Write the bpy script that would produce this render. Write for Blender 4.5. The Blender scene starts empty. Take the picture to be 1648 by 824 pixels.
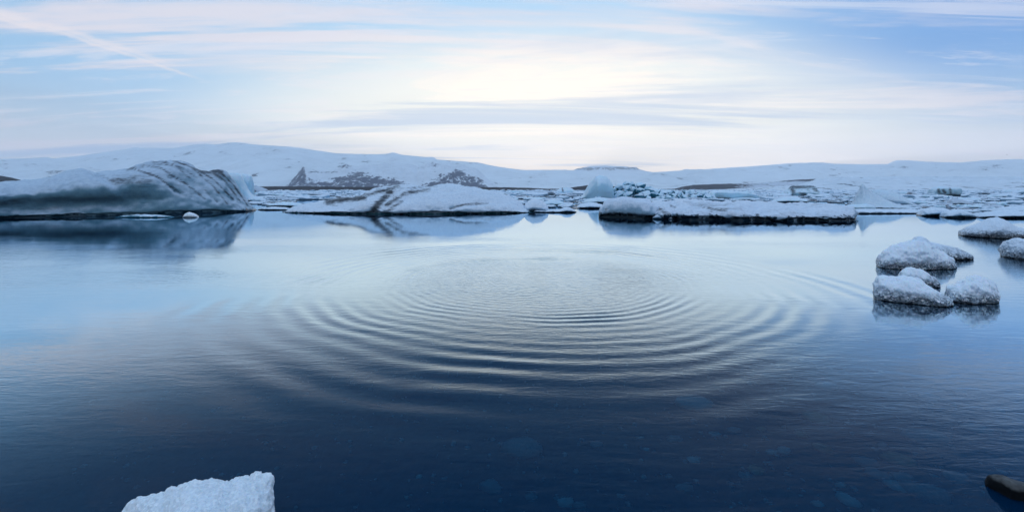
import bpy, bmesh, math, random
import numpy as np
from mathutils import Vector, noise, Matrix

random.seed(7)
S = bpy.context.scene
COL = S.collection
F, H0, HOR = 735.0, 1.5, 304.0          # focal length in photo pixels, eye height, horizon row

# ------------------------------------------------------------------ camera
cam = bpy.data.cameras.new('camera')
cam.sensor_width = 36.0
cam.lens = F / 1648.0 * 36.0
cam.shift_y = -(412.0 - HOR) / 1648.0
cam.clip_start, cam.clip_end = 0.05, 60000.0
cam_o = bpy.data.objects.new('camera', cam)
COL.objects.link(cam_o)
cam_o.location = (0, 0, H0)
cam_o.rotation_euler = (math.radians(90), 0, 0)
S.camera = cam_o

# ------------------------------------------------------------------ light and sky
SUN_EL, SUN_AZ = math.radians(1.3), math.radians(6.0)       # azimuth clockwise from +Y
S.view_settings.view_transform = 'Standard'
S.view_settings.look = 'None'
EXPOSURE = 0.8
S.view_settings.exposure = EXPOSURE
S.view_settings.gamma = 1.0
S.view_settings.use_curve_mapping = False
S.cycles.use_denoising = True
S.cycles.max_bounces = 8
S.cycles.volume_bounces = 1
S.cycles.caustics_reflective = False
S.cycles.sample_clamp_indirect = 6.0


class NT:
    """small helper round a node tree"""
    def __init__(self, tree):
        self.t = tree
        tree.nodes.clear()

    def n(self, typ, **kw):
        nd = self.t.nodes.new(typ)
        for k, v in kw.items():
            if k == 'ins':
                for i, val in v.items():
                    if hasattr(val, 'is_output'):
                        self.t.links.new(val, nd.inputs[i])
                    else:
                        nd.inputs[i].default_value = val
            else:
                setattr(nd, k, v)
        return nd

    def math(self, op, a, b=0.0, c=None, clamp=False):
        ins = {0: a, 1: b}
        if c is not None:
            ins[2] = c
        return self.n('ShaderNodeMath', operation=op, use_clamp=clamp, ins=ins).outputs[0]

    def vmath(self, op, a, b):
        nd = self.n('ShaderNodeVectorMath', operation=op, ins={0: a, 1: b})
        return nd.outputs['Value'] if op == 'DOT_PRODUCT' else nd.outputs[0]

    def ramp(self, fac, stops, interp='LINEAR'):
        nd = self.n('ShaderNodeValToRGB', ins={0: fac})
        cr = nd.color_ramp
        cr.interpolation = interp
        while len(cr.elements) < len(stops):
            cr.elements.new(0.5)
        for e, (p, c) in zip(cr.elements, stops):
            e.position = p
            e.color = (c, c, c, 1) if not hasattr(c, '__len__') else (*c, 1)
        return nd.outputs[0]

    def smooth(self, v, a, b):
        return self.n('ShaderNodeMapRange', interpolation_type='SMOOTHSTEP',
                      ins={0: v, 1: a, 2: b, 3: 0.0, 4: 1.0}).outputs[0]

    def mix(self, f, a, b, blend='MIX'):
        def c4(v):
            return (*v, 1) if isinstance(v, tuple) and len(v) == 3 else v
        nd = self.n('ShaderNodeMix', data_type='RGBA', blend_type=blend, clamp_factor=True)
        for i, v in ((0, f), (6, c4(a)), (7, c4(b))):
            if hasattr(v, 'is_output'):
                self.t.links.new(v, nd.inputs[i])
            else:
                nd.inputs[i].default_value = v
        return nd.outputs[2]

    def noise(self, vec, scale, detail=4.0, rough=0.55, dist=0.0):
        return self.n('ShaderNodeTexNoise', ins={'Vector': vec, 'Scale': scale, 'Detail': detail,
                                                  'Roughness': rough, 'Distortion': dist}).outputs[0]

    def mapping(self, vec, loc=(0, 0, 0), rot=(0, 0, 0), scale=(1, 1, 1)):
        return self.n('ShaderNodeMapping', ins={0: vec, 1: loc, 2: rot, 3: scale}).outputs[0]


world = bpy.data.worlds.new('World')
S.world = world
world.use_nodes = True
w = NT(world.node_tree)
SKY_STRENGTH = 0.10
sky = w.n('ShaderNodeTexSky', sky_type='NISHITA', sun_disc=False, sun_elevation=SUN_EL,
          sun_rotation=SUN_AZ, altitude=0.0, air_density=1.0, dust_density=0.4, ozone_density=2.5)
gen = w.n('ShaderNodeTexCoord').outputs['Generated']
sx = w.n('ShaderNodeSeparateXYZ', ins={0: gen})
zc = w.math('MAXIMUM', sx.outputs[2], 0.0)
den = w.math('ADD', zc, 0.07)
plane = w.n('ShaderNodeCombineXYZ', ins={0: w.math('DIVIDE', sx.outputs[0], den),
                                         1: w.math('DIVIDE', sx.outputs[1], den), 2: 0.0}).outputs[0]
sun_dir = (math.sin(SUN_AZ) * math.cos(SUN_EL), math.cos(SUN_AZ) * math.cos(SUN_EL), math.sin(SUN_EL))
sdot = w.vmath('DOT_PRODUCT', gen, sun_dir)
near_sun = w.smooth(sdot, 0.62, 1.0)
# the high thin veil: bright cream towards the sun and the horizon, blue overhead and away from it
veil_n = w.noise(w.mapping(plane, loc=(3.1, 1.7, 0), scale=(0.16, 0.30, 1)), 1.0, 5, 0.55, 0.6)
veil = w.smooth(veil_n, 0.30, 0.70)
K = 1.0 / (SKY_STRENGTH * 2.0 ** EXPOSURE)
def kc(r, g, b):
    return (r * K, g * K, b * K)
squash = w.n('ShaderNodeVectorMath', operation='NORMALIZE', ins={0: w.vmath('MULTIPLY', gen, (0.60, 1.0, 2.5))}).outputs[0]
GLOW_EL = math.radians(6.0)
gdot = w.vmath('DOT_PRODUCT', squash, Vector((0.60 * math.sin(SUN_AZ), math.cos(SUN_AZ), 2.5 * math.tan(GLOW_EL))).normalized())
glow = w.math('POWER', w.smooth(gdot, 0.86, 1.0), 1.0)
low = w.math('SUBTRACT', 1.0, w.smooth(sx.outputs[2], 0.02, 0.20))
back = w.math('MULTIPLY', w.math('SUBTRACT', 1.0, w.smooth(sdot, -0.7, 0.2)), w.math('SUBTRACT', 1.0, w.smooth(sx.outputs[2], 0.25, 0.75)))  # extra sky glow behind the camera, added to fill faces turned towards it
gap = w.math('MULTIPLY', w.smooth(sx.outputs[0], 0.22, 0.72), w.math('MULTIPLY', w.smooth(sx.outputs[2], 0.07, 0.24), w.math('SUBTRACT', 1.0, w.smooth(sx.outputs[2], 0.35, 0.8))))
high = w.smooth(sx.outputs[2], 0.22, 0.60)
nsl = w.math('MULTIPLY', w.smooth(sdot, 0.55, 0.98), 0.95, clamp=True)
base = w.mix(1.0, sky.outputs[0], (0.75, 1.0, 1.55), 'MULTIPLY')
veil_col = w.mix(nsl, kc(0.34, 0.62, 0.92), kc(0.55, 0.79, 0.97))
veil_col = w.mix(w.math('MULTIPLY', low, 0.85), veil_col, kc(0.94, 0.96, 0.93))
veil_col = w.mix(high, veil_col, kc(0.38, 0.72, 1.12))
veil_col = w.mix(w.math('MULTIPLY', gap, 0.9), veil_col, kc(0.12, 0.36, 0.80))
veil_col = w.mix(back, veil_col, kc(0.68, 0.88, 1.10))
veil_col = w.mix(glow, veil_col, kc(1.42, 1.33, 1.08))
peach = w.math('MULTIPLY', w.math('SUBTRACT', 1.0, w.smooth(sx.outputs[2], 0.0, 0.13)), w.smooth(sdot, 0.25, 0.9))
veil_col = w.mix(w.math('MULTIPLY', peach, 0.65), veil_col, kc(1.50, 1.16, 0.92))
c1 = w.mix(w.math('ADD', 0.78, w.math('MULTIPLY', veil, 0.20)), base, veil_col)
# cirrus bands: pink where the sun still catches them, lavender below
cir_n = w.noise(w.mapping(plane, loc=(0.4, 5.2, 0), rot=(0, 0, 0.10), scale=(0.22, 0.85, 1)), 1.0, 9, 0.66, 1.1)
cir = w.smooth(cir_n, 0.49, 0.62)
cir_col = w.mix(glow, w.mix(high, kc(0.98, 0.86, 0.87), kc(0.86, 0.70, 0.72)), kc(1.50, 1.30, 1.05))
c2 = w.mix(w.math('MULTIPLY', w.math('MULTIPLY', cir, w.math('SUBTRACT', 1.0, w.math('MAXIMUM', w.math('MULTIPLY', gap, 0.6), w.math('MULTIPLY', high, 0.55)))), 0.74), c1, cir_col)
# fine feathered wisps
wsp = w.smooth(w.noise(w.mapping(plane, loc=(2.2, 9.1, 0), rot=(0, 0, 0.22), scale=(0.5, 2.6, 1)), 1.0, 8, 0.70, 1.4), 0.49, 0.62)
c2 = w.mix(w.math('MULTIPLY', wsp, 0.50), c2, w.mix(glow, kc(0.86, 0.86, 0.95), kc(1.2, 1.1, 1.0)))
# an old contrail, two ragged strands
def sky_dir(px, py):
    return Vector(((px - 824) / F, 1.0, (HOR - py) / F)).normalized()
trail = None
for (p0, p1, wd) in (((0, 22), (345, 134), 0.0042), ((0, 30), (150, 62), 0.0055), ((70, 40), (300, 112), 0.0075)):
    nrm = sky_dir(*p0).cross(sky_dir(*p1)).normalized()
    dd = w.math('ABSOLUTE', w.vmath('DOT_PRODUCT', gen, nrm))
    wob = w.math('MULTIPLY', w.math('SUBTRACT', w.noise(gen, 14.0, 4, 0.6), 0.5), 0.020)
    e = w.math('SUBTRACT', 1.0, w.smooth(w.math('ABSOLUTE', w.math('ADD', w.vmath('DOT_PRODUCT', gen, nrm), wob)), 0.0, wd))
    a0, a1 = sky_dir(*p0).x, sky_dir(*p1).x
    ext = w.math('MULTIPLY', w.smooth(sx.outputs[0], a0 - 0.12, a0 + 0.03), w.math('SUBTRACT', 1.0, w.smooth(sx.outputs[0], a1 - 0.05, a1)))
    e = w.math('MULTIPLY', w.math('MULTIPLY', e, ext), w.smooth(sx.outputs[1], 0.0, 0.3))
    trail = e if trail is None else w.math('MAXIMUM', trail, e)
c2 = w.mix(w.math('MULTIPLY', trail, w.math('ADD', 0.26, w.math('MULTIPLY', w.noise(gen, 22.0, 4, 0.6), 0.62))), c2, kc(0.98, 0.89, 0.89))
gry_n = w.noise(w.mapping(plane, loc=(7.7, 2.3, 0), rot=(0, 0, -0.06), scale=(0.15, 0.75, 1)), 1.0, 8, 0.62, 0.8)
gry = w.smooth(gry_n, 0.52, 0.65)
gry_col = w.mix(near_sun, kc(0.30, 0.50, 0.80), kc(0.56, 0.70, 0.88))
c3 = w.mix(w.math('MULTIPLY', gry, 0.72), c2, gry_col)
w.t.nodes.new('ShaderNodeOutputWorld')
bg = w.n('ShaderNodeBackground', ins={0: c3, 1: SKY_STRENGTH})
w.t.links.new(bg.outputs[0], w.t.nodes['World Output'].inputs[0])

sun = bpy.data.lights.new('sun', 'SUN')
sun.energy = 2.0
sun.angle = math.radians(0.5)
sun.color = (1.0, 0.86, 0.72)
sun_o = bpy.data.objects.new('sun', sun)
COL.objects.link(sun_o)
sun_o.rotation_euler = Vector(sun_dir).to_track_quat('Z', 'Y').to_euler()


# ------------------------------------------------------------------ helpers
def tag(o, label=None, cat=None, group=None, kind=None):
    for k, v in (('label', label), ('category', cat), ('group', group), ('kind', kind)):
        if v:
            o[k] = v
    return o


def link(name, me, mat=None, parent=None, loc=(0, 0, 0)):
    o = bpy.data.objects.new(name, me)
    COL.objects.link(o)
    o.location = loc
    if mat is not None and me is not None:
        me.materials.clear()
        me.materials.append(mat)
    if parent:
        o.parent = parent
    return o


def mesh(name, v, f, smooth=True):
    me = bpy.data.meshes.new(name)
    me.from_pydata([tuple(p) for p in v], [], f)
    me.update()
    if smooth:
        me.polygons.foreach_set('use_smooth', [True] * len(me.polygons))
    return me


def fattr(me, name, vals):
    a = me.attributes.new(name, 'FLOAT', 'POINT')
    a.data.foreach_set('value', np.asarray(vals, dtype=np.float32))


def water_y(py):
    return F * H0 / (py - HOR)


def at(px, py, Y):
    return Vector(((px - 824.0) / F * Y, Y, H0 - (py - HOR) / F * Y))


def proj(p):
    return 824.0 + p[0] * F / p[1], HOR + (H0 - p[2]) * F / p[1]


def lerp_list(pts, x):
    if x <= pts[0][0]:
        return pts[0][1]
    for a, b in zip(pts, pts[1:]):
        if x <= b[0]:
            t = (x - a[0]) / max(1e-9, b[0] - a[0])
            return a[1] + (b[1] - a[1]) * t
    return pts[-1][1]


def fbm(p, octv=4, h=0.9):
    return noise.fractal(p, h, 2.0, octv)


def sstep(a, b, x):
    t = min(1.0, max(0.0, (x - a) / (b - a)))
    return t * t * (3 - 2 * t)


def catmull(pts, m):
    """resample a 2-D control polyline to m points with a centripetal-like smooth curve"""
    P = [np.array(p, float) for p in pts]
    P = [2 * P[0] - P[1]] + P + [2 * P[-1] - P[-2]]
    out = []
    segs = len(P) - 3
    for k in range(m):
        t = k / (m - 1) * segs
        i = min(int(t), segs - 1)
        t -= i
        a, b, c, d = P[i], P[i + 1], P[i + 2], P[i + 3]
        out.append(0.5 * (2 * b + (c - a) * t + (2 * a - 5 * b + 4 * c - d) * t * t + (3 * b - a - 3 * c + d) * t ** 3))
    return out


# ------------------------------------------------------------------ materials
def new_mat(name):
    m = bpy.data.materials.new(name)
    m.use_nodes = True
    nt = NT(m.node_tree)
    out = nt.n('ShaderNodeOutputMaterial')
    return m, nt, out


def ice_mat(name, snow=(0.80, 0.83, 0.88), ice=(0.42, 0.58, 0.68), dirt_col=(0.045, 0.045, 0.05),
            wet=0.15, wet_col=(0.012, 0.045, 0.075), snow_lo=0.05, snow_hi=0.55, haze_dirt=0.0,
            dirt_rot=0.5, dirt_scale=1.0, grain=1.0, bump=0.35, crystal=0.0, crystal_h=0.1, cscale=60.0, sss=0.0, wet_var=1.0):
    m, nt, out = new_mat(name)
    tc = nt.n('ShaderNodeTexCoord').outputs['Object']
    geo = nt.n('ShaderNodeNewGeometry')
    nz = nt.n('ShaderNodeSeparateXYZ', ins={0: geo.outputs['Normal']}).outputs[2]
    z = nt.n('ShaderNodeSeparateXYZ', ins={0: tc}).outputs[2]
    n1 = nt.noise(tc, 1.3 * grain, 6, 0.6)
    n2 = nt.noise(tc, 9.0 * grain, 5, 0.65)
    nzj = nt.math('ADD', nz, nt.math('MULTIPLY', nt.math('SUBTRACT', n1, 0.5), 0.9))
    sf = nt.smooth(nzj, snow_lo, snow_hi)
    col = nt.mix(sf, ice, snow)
    # faint mottling, the granular look of old ice
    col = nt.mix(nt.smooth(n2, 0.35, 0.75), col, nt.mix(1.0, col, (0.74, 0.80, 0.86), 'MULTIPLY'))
    # dirt: vertex mask broken up by streaky noise
    at_ = nt.n('ShaderNodeAttribute', attribute_name='dirt').outputs['Fac']
    st = nt.noise(nt.mapping(tc, rot=(0, dirt_rot, 0), scale=(0.5 * dirt_scale, 1.2 * dirt_scale, 4.5 * dirt_scale)), 1.0, 7, 0.7, 0.4)
    st = nt.math('ADD', nt.math('MULTIPLY', st, 0.55), nt.math('MULTIPLY', nt.noise(nt.mapping(tc, rot=(0, dirt_rot, 0), scale=(3.0, 3.0, 9.0)), dirt_scale * 1.6, 5, 0.7), 0.45))
    dm = nt.smooth(nt.math('ADD', nt.math('MULTIPLY', at_, 0.85), nt.math('MULTIPLY', nt.math('SUBTRACT', st, 0.5), 3.4)), 0.32, 1.15)
    dm = nt.math('MULTIPLY', nt.math('MULTIPLY', dm, nt.smooth(at_, 0.04, 0.45)), 0.92)
    if haze_dirt:
        st2 = nt.noise(nt.mapping(tc, loc=(4, 2, 1), rot=(0, dirt_rot, 0), scale=(0.35 * dirt_scale, 0.8 * dirt_scale, 3.2 * dirt_scale)), 1.0, 8, 0.72, 0.3)
        dm = nt.math('MAXIMUM', dm, nt.math('MULTIPLY', nt.smooth(st2, 0.50, 0.74), haze_dirt))
    col = nt.mix(dm, col, dirt_col)
    rough = nt.math('ADD', 0.55, nt.math('MULTIPLY', dm, 0.25))
    bh = nt.math('ADD', nt.math('MULTIPLY', n2, 0.6), nt.math('MULTIPLY', nt.noise(tc, 38 * grain, 4, 0.6), 0.4))
    if crystal:
        vor = nt.n('ShaderNodeTexVoronoi', ins={'Vector': tc, 'Scale': cscale, 'Randomness': 1.0})
        rnd = nt.n('ShaderNodeSeparateColor', ins={0: vor.outputs['Color']}).outputs[0]
        low = nt.math('SUBTRACT', 1.0, nt.smooth(nt.math('ADD', z, nt.math('MULTIPLY', nt.math('SUBTRACT', n1, 0.5), crystal_h * 1.2)), crystal_h * 0.4, crystal_h * 1.3))
        cm = nt.math('MULTIPLY', low, crystal)
        ccol = nt.ramp(rnd, [(0.0, (0.07, 0.10, 0.14)), (0.35, (0.24, 0.30, 0.36)), (0.7, (0.48, 0.55, 0.64)), (1.0, (0.90, 0.93, 0.97))])
        col = nt.mix(cm, col, ccol)
        bh = nt.math('ADD', bh, nt.math('MULTIPLY', nt.math('MULTIPLY', vor.outputs['Distance'], cm), 3.2))
        rough = nt.math('SUBTRACT', rough, nt.math('MULTIPLY', cm, 0.35))
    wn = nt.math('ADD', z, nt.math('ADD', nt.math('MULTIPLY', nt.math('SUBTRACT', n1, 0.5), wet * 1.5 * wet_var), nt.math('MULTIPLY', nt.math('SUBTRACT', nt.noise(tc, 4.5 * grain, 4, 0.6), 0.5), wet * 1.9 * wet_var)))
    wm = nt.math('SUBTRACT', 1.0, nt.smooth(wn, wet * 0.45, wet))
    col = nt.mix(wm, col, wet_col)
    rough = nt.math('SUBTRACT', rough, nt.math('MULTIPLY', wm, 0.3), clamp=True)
    bp = nt.n('ShaderNodeBump', ins={'Strength': bump, 'Distance': 0.05 / grain, 'Height': bh}).outputs[0]
    b = nt.n('ShaderNodeBsdfPrincipled', ins={'Base Color': col, 'Roughness': rough, 'IOR': 1.31, 'Normal': bp})
    if sss:
        b.inputs['Subsurface Weight'].default_value = sss
        b.inputs['Subsurface Radius'].default_value = (0.3, 0.7, 1.0)
        b.inputs['Subsurface Scale'].default_value = 0.15
    nt.t.links.new(b.outputs[0], out.inputs[0])
    return m


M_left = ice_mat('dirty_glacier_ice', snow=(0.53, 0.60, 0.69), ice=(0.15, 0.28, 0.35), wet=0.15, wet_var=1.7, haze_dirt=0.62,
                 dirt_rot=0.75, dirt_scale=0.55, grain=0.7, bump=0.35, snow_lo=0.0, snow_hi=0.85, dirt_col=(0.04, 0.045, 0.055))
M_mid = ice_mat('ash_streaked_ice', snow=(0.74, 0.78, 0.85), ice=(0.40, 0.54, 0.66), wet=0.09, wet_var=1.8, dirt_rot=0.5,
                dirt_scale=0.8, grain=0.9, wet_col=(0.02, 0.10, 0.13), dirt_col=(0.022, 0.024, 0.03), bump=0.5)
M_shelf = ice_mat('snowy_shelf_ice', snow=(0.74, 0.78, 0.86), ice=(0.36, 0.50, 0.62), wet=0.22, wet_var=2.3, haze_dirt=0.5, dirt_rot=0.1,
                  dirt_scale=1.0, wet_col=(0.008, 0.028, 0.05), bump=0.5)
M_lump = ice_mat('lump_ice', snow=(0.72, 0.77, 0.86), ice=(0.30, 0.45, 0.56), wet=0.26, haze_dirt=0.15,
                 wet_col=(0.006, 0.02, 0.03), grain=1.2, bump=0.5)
M_blue = ice_mat('blue_ice', snow=(0.72, 0.83, 0.91), ice=(0.46, 0.68, 0.80), wet=0.12, wet_col=(0.03, 0.15, 0.22), bump=0.4, sss=0.25)
M_pack = ice_mat('pack_ice_snow', snow=(0.76, 0.82, 0.90), ice=(0.26, 0.42, 0.56), wet=0.10, wet_col=(0.02, 0.06, 0.10), haze_dirt=0.25,
                 dirt_rot=0.05, dirt_scale=0.7, bump=0.4, snow_lo=0.2, snow_hi=0.8)
M_peak = ice_mat('smooth_white_ice', snow=(0.66, 0.74, 0.81), ice=(0.34, 0.46, 0.56), wet=0.10, bump=0.2, grain=0.8, sss=0.2)
M_near = ice_mat('granular_ice', snow=(0.88, 0.90, 0.95), ice=(0.58, 0.66, 0.76), wet=0.018, wet_col=(0.02, 0.03, 0.04),
                 grain=7.0, bump=0.42, crystal=1.0, crystal_h=0.17, cscale=48, sss=0.3)
M_near2 = ice_mat('granular_ice_far', snow=(0.78, 0.83, 0.91), ice=(0.50, 0.60, 0.72), wet=0.04, wet_col=(0.03, 0.04, 0.05),
                  grain=4.0, bump=0.6, crystal=0.9, crystal_h=0.24, cscale=30)
M_chunk = ice_mat('fresh_snowy_ice', snow=(0.94, 0.95, 0.97), ice=(0.90, 0.93, 0.96), wet=0.02, wet_col=(0.3, 0.4, 0.5),
                  grain=12.0, bump=0.45, crystal=0.25, crystal_h=0.3, cscale=90, sss=0.15)
M_dirtblock = ice_mat('ash_covered_ice', snow=(0.55, 0.60, 0.68), ice=(0.20, 0.28, 0.35), wet=0.1, haze_dirt=0.95, dirt_rot=0.2, dirt_scale=0.5)


def rock_mat(name, lo, hi, scale, rough=0.8, bump=0.5, dist=0.02):
    m, nt, out = new_mat(name)
    tc = nt.n('ShaderNodeTexCoord').outputs['Object']
    n = nt.noise(tc, scale, 7, 0.65)
    col = nt.ramp(n, [(0.3, lo), (0.7, hi)])
    bp = nt.n('ShaderNodeBump', ins={'Strength': bump, 'Distance': dist, 'Height': n}).outputs[0]
    b = nt.n('ShaderNodeBsdfPrincipled', ins={'Base Color': col, 'Roughness': rough, 'Normal': bp, 'Specular IOR Level': 0.2})
    nt.t.links.new(b.outputs[0], out.inputs[0])
    return m


M_bed = rock_mat('lake_bed_gravel', (0.025, 0.028, 0.03), (0.09, 0.085, 0.08), 9.0)
M_stone = [rock_mat('pale_stone', (0.45, 0.50, 0.50), (0.68, 0.70, 0.68), 14.0),
           rock_mat('grey_stone', (0.22, 0.25, 0.26), (0.42, 0.44, 0.44), 14.0),
           rock_mat('brown_stone', (0.34, 0.22, 0.13), (0.50, 0.34, 0.22), 14.0)]
M_rock, nt, out = new_mat('lit_top_basalt')
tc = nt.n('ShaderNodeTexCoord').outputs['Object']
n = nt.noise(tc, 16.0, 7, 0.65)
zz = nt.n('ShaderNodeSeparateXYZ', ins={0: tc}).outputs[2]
lit_top = nt.smooth(nt.math('ADD', zz, nt.math('MULTIPLY', nt.math('SUBTRACT', n, 0.5), 0.03)), 0.042, 0.060)  # light on the rock's top, painted in as paler grey above this height
col = nt.mix(lit_top, (0.006, 0.007, 0.009), nt.ramp(n, [(0.3, (0.06, 0.06, 0.064)), (0.7, (0.15, 0.148, 0.145))]))
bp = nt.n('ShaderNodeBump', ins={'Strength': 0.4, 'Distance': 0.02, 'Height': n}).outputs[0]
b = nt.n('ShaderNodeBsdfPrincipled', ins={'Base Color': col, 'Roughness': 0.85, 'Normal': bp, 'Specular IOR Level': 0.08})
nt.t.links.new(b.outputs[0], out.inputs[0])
M_shore = rock_mat('moraine_gravel', (0.018, 0.020, 0.028), (0.038, 0.040, 0.052), 0.05, 0.9, 0.6, 2.0)
M_bird = rock_mat('gull_plumage', (0.10, 0.10, 0.11), (0.18, 0.18, 0.19), 3.0)


def snow_mountain_mat(name, snow, rock, nscale, thresh=0.66):
    m, nt, out = new_mat(name)
    tc = nt.n('ShaderNodeTexCoord').outputs['Object']
    geo = nt.n('ShaderNodeNewGeometry')
    at_ = nt.n('ShaderNodeAttribute', attribute_name='rock').outputs['Fac']
    n = nt.noise(tc, nscale, 8, 0.68)
    n2 = nt.noise(nt.mapping(tc, rot=(0, 0.35, 0), scale=(1.0, 0.5, 0.5)), nscale * 3.5, 7, 0.72)
    v = nt.math('ADD', at_, nt.math('MULTIPLY', nt.math('SUBTRACT', nt.math('ADD', nt.math('MULTIPLY', n2, 0.6), nt.math('MULTIPLY', n, 0.4)), 0.5), 4.2))
    mask = nt.smooth(v, 0.44, 0.58)
    spot = nt.math('MULTIPLY', nt.smooth(n, thresh, thresh + 0.08), nt.smooth(n2, 0.52, 0.6))
    mask = nt.math('MAXIMUM', mask, nt.math('MULTIPLY', spot, 0.7))
    scol = nt.mix(nt.smooth(n, 0.35, 0.7), snow, tuple(c * 0.86 for c in snow))
    col = nt.mix(mask, scol, rock)
    bp = nt.n('ShaderNodeBump', ins={'Strength': 0.5, 'Distance': 0.12 / nscale, 'Height': nt.math('ADD', n, nt.math('MULTIPLY', n2, 0.4))}).outputs[0]
    b = nt.n('ShaderNodeBsdfPrincipled', ins={'Base Color': col, 'Roughness': 0.8, 'Normal': bp, 'Specular IOR Level': 0.1})
    nt.t.links.new(b.outputs[0], out.inputs[0])
    return m


M_mtn = snow_mountain_mat('mountain_snow', (0.84, 0.87, 0.90), (0.06, 0.066, 0.09), 0.0035, 0.55)
M_cliff = snow_mountain_mat('snowy_cliff', (0.78, 0.80, 0.85), (0.055, 0.064, 0.105), 0.012, 0.75)
M_glac = snow_mountain_mat('glacier_snow', (0.76, 0.80, 0.86), (0.16, 0.18, 0.21), 0.02, 0.58)

# water: Fresnel mirror over a blue, slightly murky body that lets the bed show through
CX, CY = (868 - 824) / F * 7.6, 7.6
M_water, nt, out = new_mat('lagoon_water')
tc = nt.n('ShaderNodeTexCoord').outputs['Object']
rel = nt.vmath('SUBTRACT', tc, (CX, CY, 0))
rad = nt.n('ShaderNodeVectorMath', operation='LENGTH', ins={0: rel}).outputs['Value']
inside = nt.math('SUBTRACT', 1.0, nt.smooth(rad, 1.4, 3.2))
wA = nt.noise(nt.mapping(tc, rot=(0, 0, 0.25), scale=(1.2, 4.2, 1)), 2.2, 3, 0.55, 0.4)
wB = nt.noise(nt.mapping(tc, rot=(0, 0, -0.12), scale=(2.5, 7.0, 1)), 3.0, 3, 0.6, 0.8)
patch = nt.smooth(nt.noise(nt.mapping(tc, scale=(0.12, 0.35, 1)), 1.0, 3, 0.5), 0.35, 0.7)
near = nt.math('SUBTRACT', 1.0, nt.smooth(nt.n('ShaderNodeSeparateXYZ', ins={0: tc}).outputs[1], 6.0, 22.0))
amp = nt.math('ADD', 0.03, nt.math('MULTIPLY', nt.math('MULTIPLY', patch, near), 0.50))
hgt = nt.math('MULTIPLY', wA, amp)
hgt = nt.math('ADD', hgt, nt.math('MULTIPLY', wB, nt.math('ADD', nt.math('MULTIPLY', amp, 0.35), nt.math('MULTIPLY', inside, 0.38))))
bp = nt.n('ShaderNodeBump', ins={'Strength': 1.0, 'Distance': 0.012, 'Height': hgt}).outputs[0]
fr = nt.n('ShaderNodeFresnel', ins={'IOR': 1.333, 'Normal': bp}).outputs[0]
gl = nt.n('ShaderNodeBsdfGlossy', ins={'Color': (0.73, 0.88, 0.97, 1), 'Roughness': 0.008, 'Normal': bp}).outputs[0]
rf = nt.n('ShaderNodeBsdfRefraction', ins={'Color': (0.22, 0.58, 0.72, 1), 'Roughness': 0.0, 'IOR': 1.333, 'Normal': bp}).outputs[0]
df = nt.n('ShaderNodeBsdfDiffuse', ins={'Color': (0.001, 0.038, 0.106, 1)}).outputs[0]
body = nt.n('ShaderNodeMixShader', ins={0: 0.58, 1: df, 2: rf}).outputs[0]
fr = nt.ramp(fr, [(0.0, 0.004), (0.04, 0.009), (0.09, 0.05), (0.125, 0.13), (0.20, 0.48), (0.30, 0.84), (0.50, 0.92), (1.0, 0.96)])
fin = nt.n('ShaderNodeMixShader', ins={0: fr, 1: body, 2: gl}).outputs[0]
nt.t.links.new(fin, out.inputs[0])

# ------------------------------------------------------------------ water surface with the ripple rings
NR = 500
rr = list(np.arange(0, NR) * 0.0125)
while rr[-1] < 7800:
    rr.append(rr[-1] * 1.13)
rr = np.array(rr[1:])
NS = 640
th = np.linspace(0, 2 * math.pi, NS, endpoint=False)
R, T = np.meshgrid(rr, th, indexing='ij')


BREAK = np.ones_like(R)
JIT = np.zeros_like(R)
for a in range(int((rr < 6.3).sum())):
    for b_ in range(0, NS, 2):
        x_, y_ = rr[a] * math.cos(th[b_]), rr[a] * math.sin(th[b_])
        BREAK[a, b_] = BREAK[a, b_ + 1] = min(1.7, max(0.45, 1.05 + 1.5 * noise.noise((x_ * 0.75, y_ * 0.75, 2.0)) + 0.7 * noise.noise((x_ * 2.6, y_ * 2.6, 5.0))))
        JIT[a, b_] = JIT[a, b_ + 1] = 1.1 * noise.noise((x_ * 0.6, y_ * 0.6, 9.0)) + 0.45 * noise.noise((x_ * 1.9, y_ * 1.9, 12.0))
JIT[:, 1::2] = 0.5 * (JIT[:, 0::2] + np.roll(JIT[:, 0::2], -1, axis=1))
BREAK[:, 1::2] = 0.5 * (BREAK[:, 0::2] + np.roll(BREAK[:, 0::2], -1, axis=1))


def ring_height(R, T):
    Rp = R * (1 + 0.010 * np.sin(3 * T + 0.7) + 0.007 * np.sin(7 * T + 2.1) + 0.004 * np.sin(17 * T) + 0.006 * np.sin(11 * T + 1.7 * R))
    tab = np.linspace(0, 9, 1801)                # wavelength grows outwards from fine wavelets
    lam_t = 0.075 + 0.0155 * tab ** 2
    ph_t = np.concatenate([[0], np.cumsum(2 * math.pi / (0.5 * (lam_t[1:] + lam_t[:-1])) * np.diff(tab))])
    Rp = np.clip(Rp, 0, 9)
    ph = np.interp(Rp, tab, ph_t) + JIT + 0.9 * np.sin(2 * T + 0.5 * R) + 0.5 * np.sin(5 * T + 1.1 * R + 2)
    lam = np.interp(Rp, tab, lam_t)
    slope = (0.040 * np.exp(-((R - 1.1) / 0.8) ** 2) + 0.066 * np.exp(-((R - 2.28) / 0.36) ** 2)
             + 0.056 * np.exp(-((R - 3.55) / 0.55) ** 2) + 0.030 * np.exp(-((R - 4.6) / 0.5) ** 2)) * BREAK
    slope *= 0.78 + 0.22 * np.sin(2 * T + 1.3 * R + 0.4) + 0.16 * np.sin(5 * T - 2.1 * R) + 0.20 * np.sin(3 * T + 4.3 * R + 1.0) + 0.15 * np.sin(9 * T + 2.3 * R + 3.0)
    slope *= 1.1
    a = slope * lam / (2 * math.pi)
    fade = np.clip((5.9 - R) / 1.2, 0, 1)
    return a * np.sin(ph) * fade * fade * (3 - 2 * fade)


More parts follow.
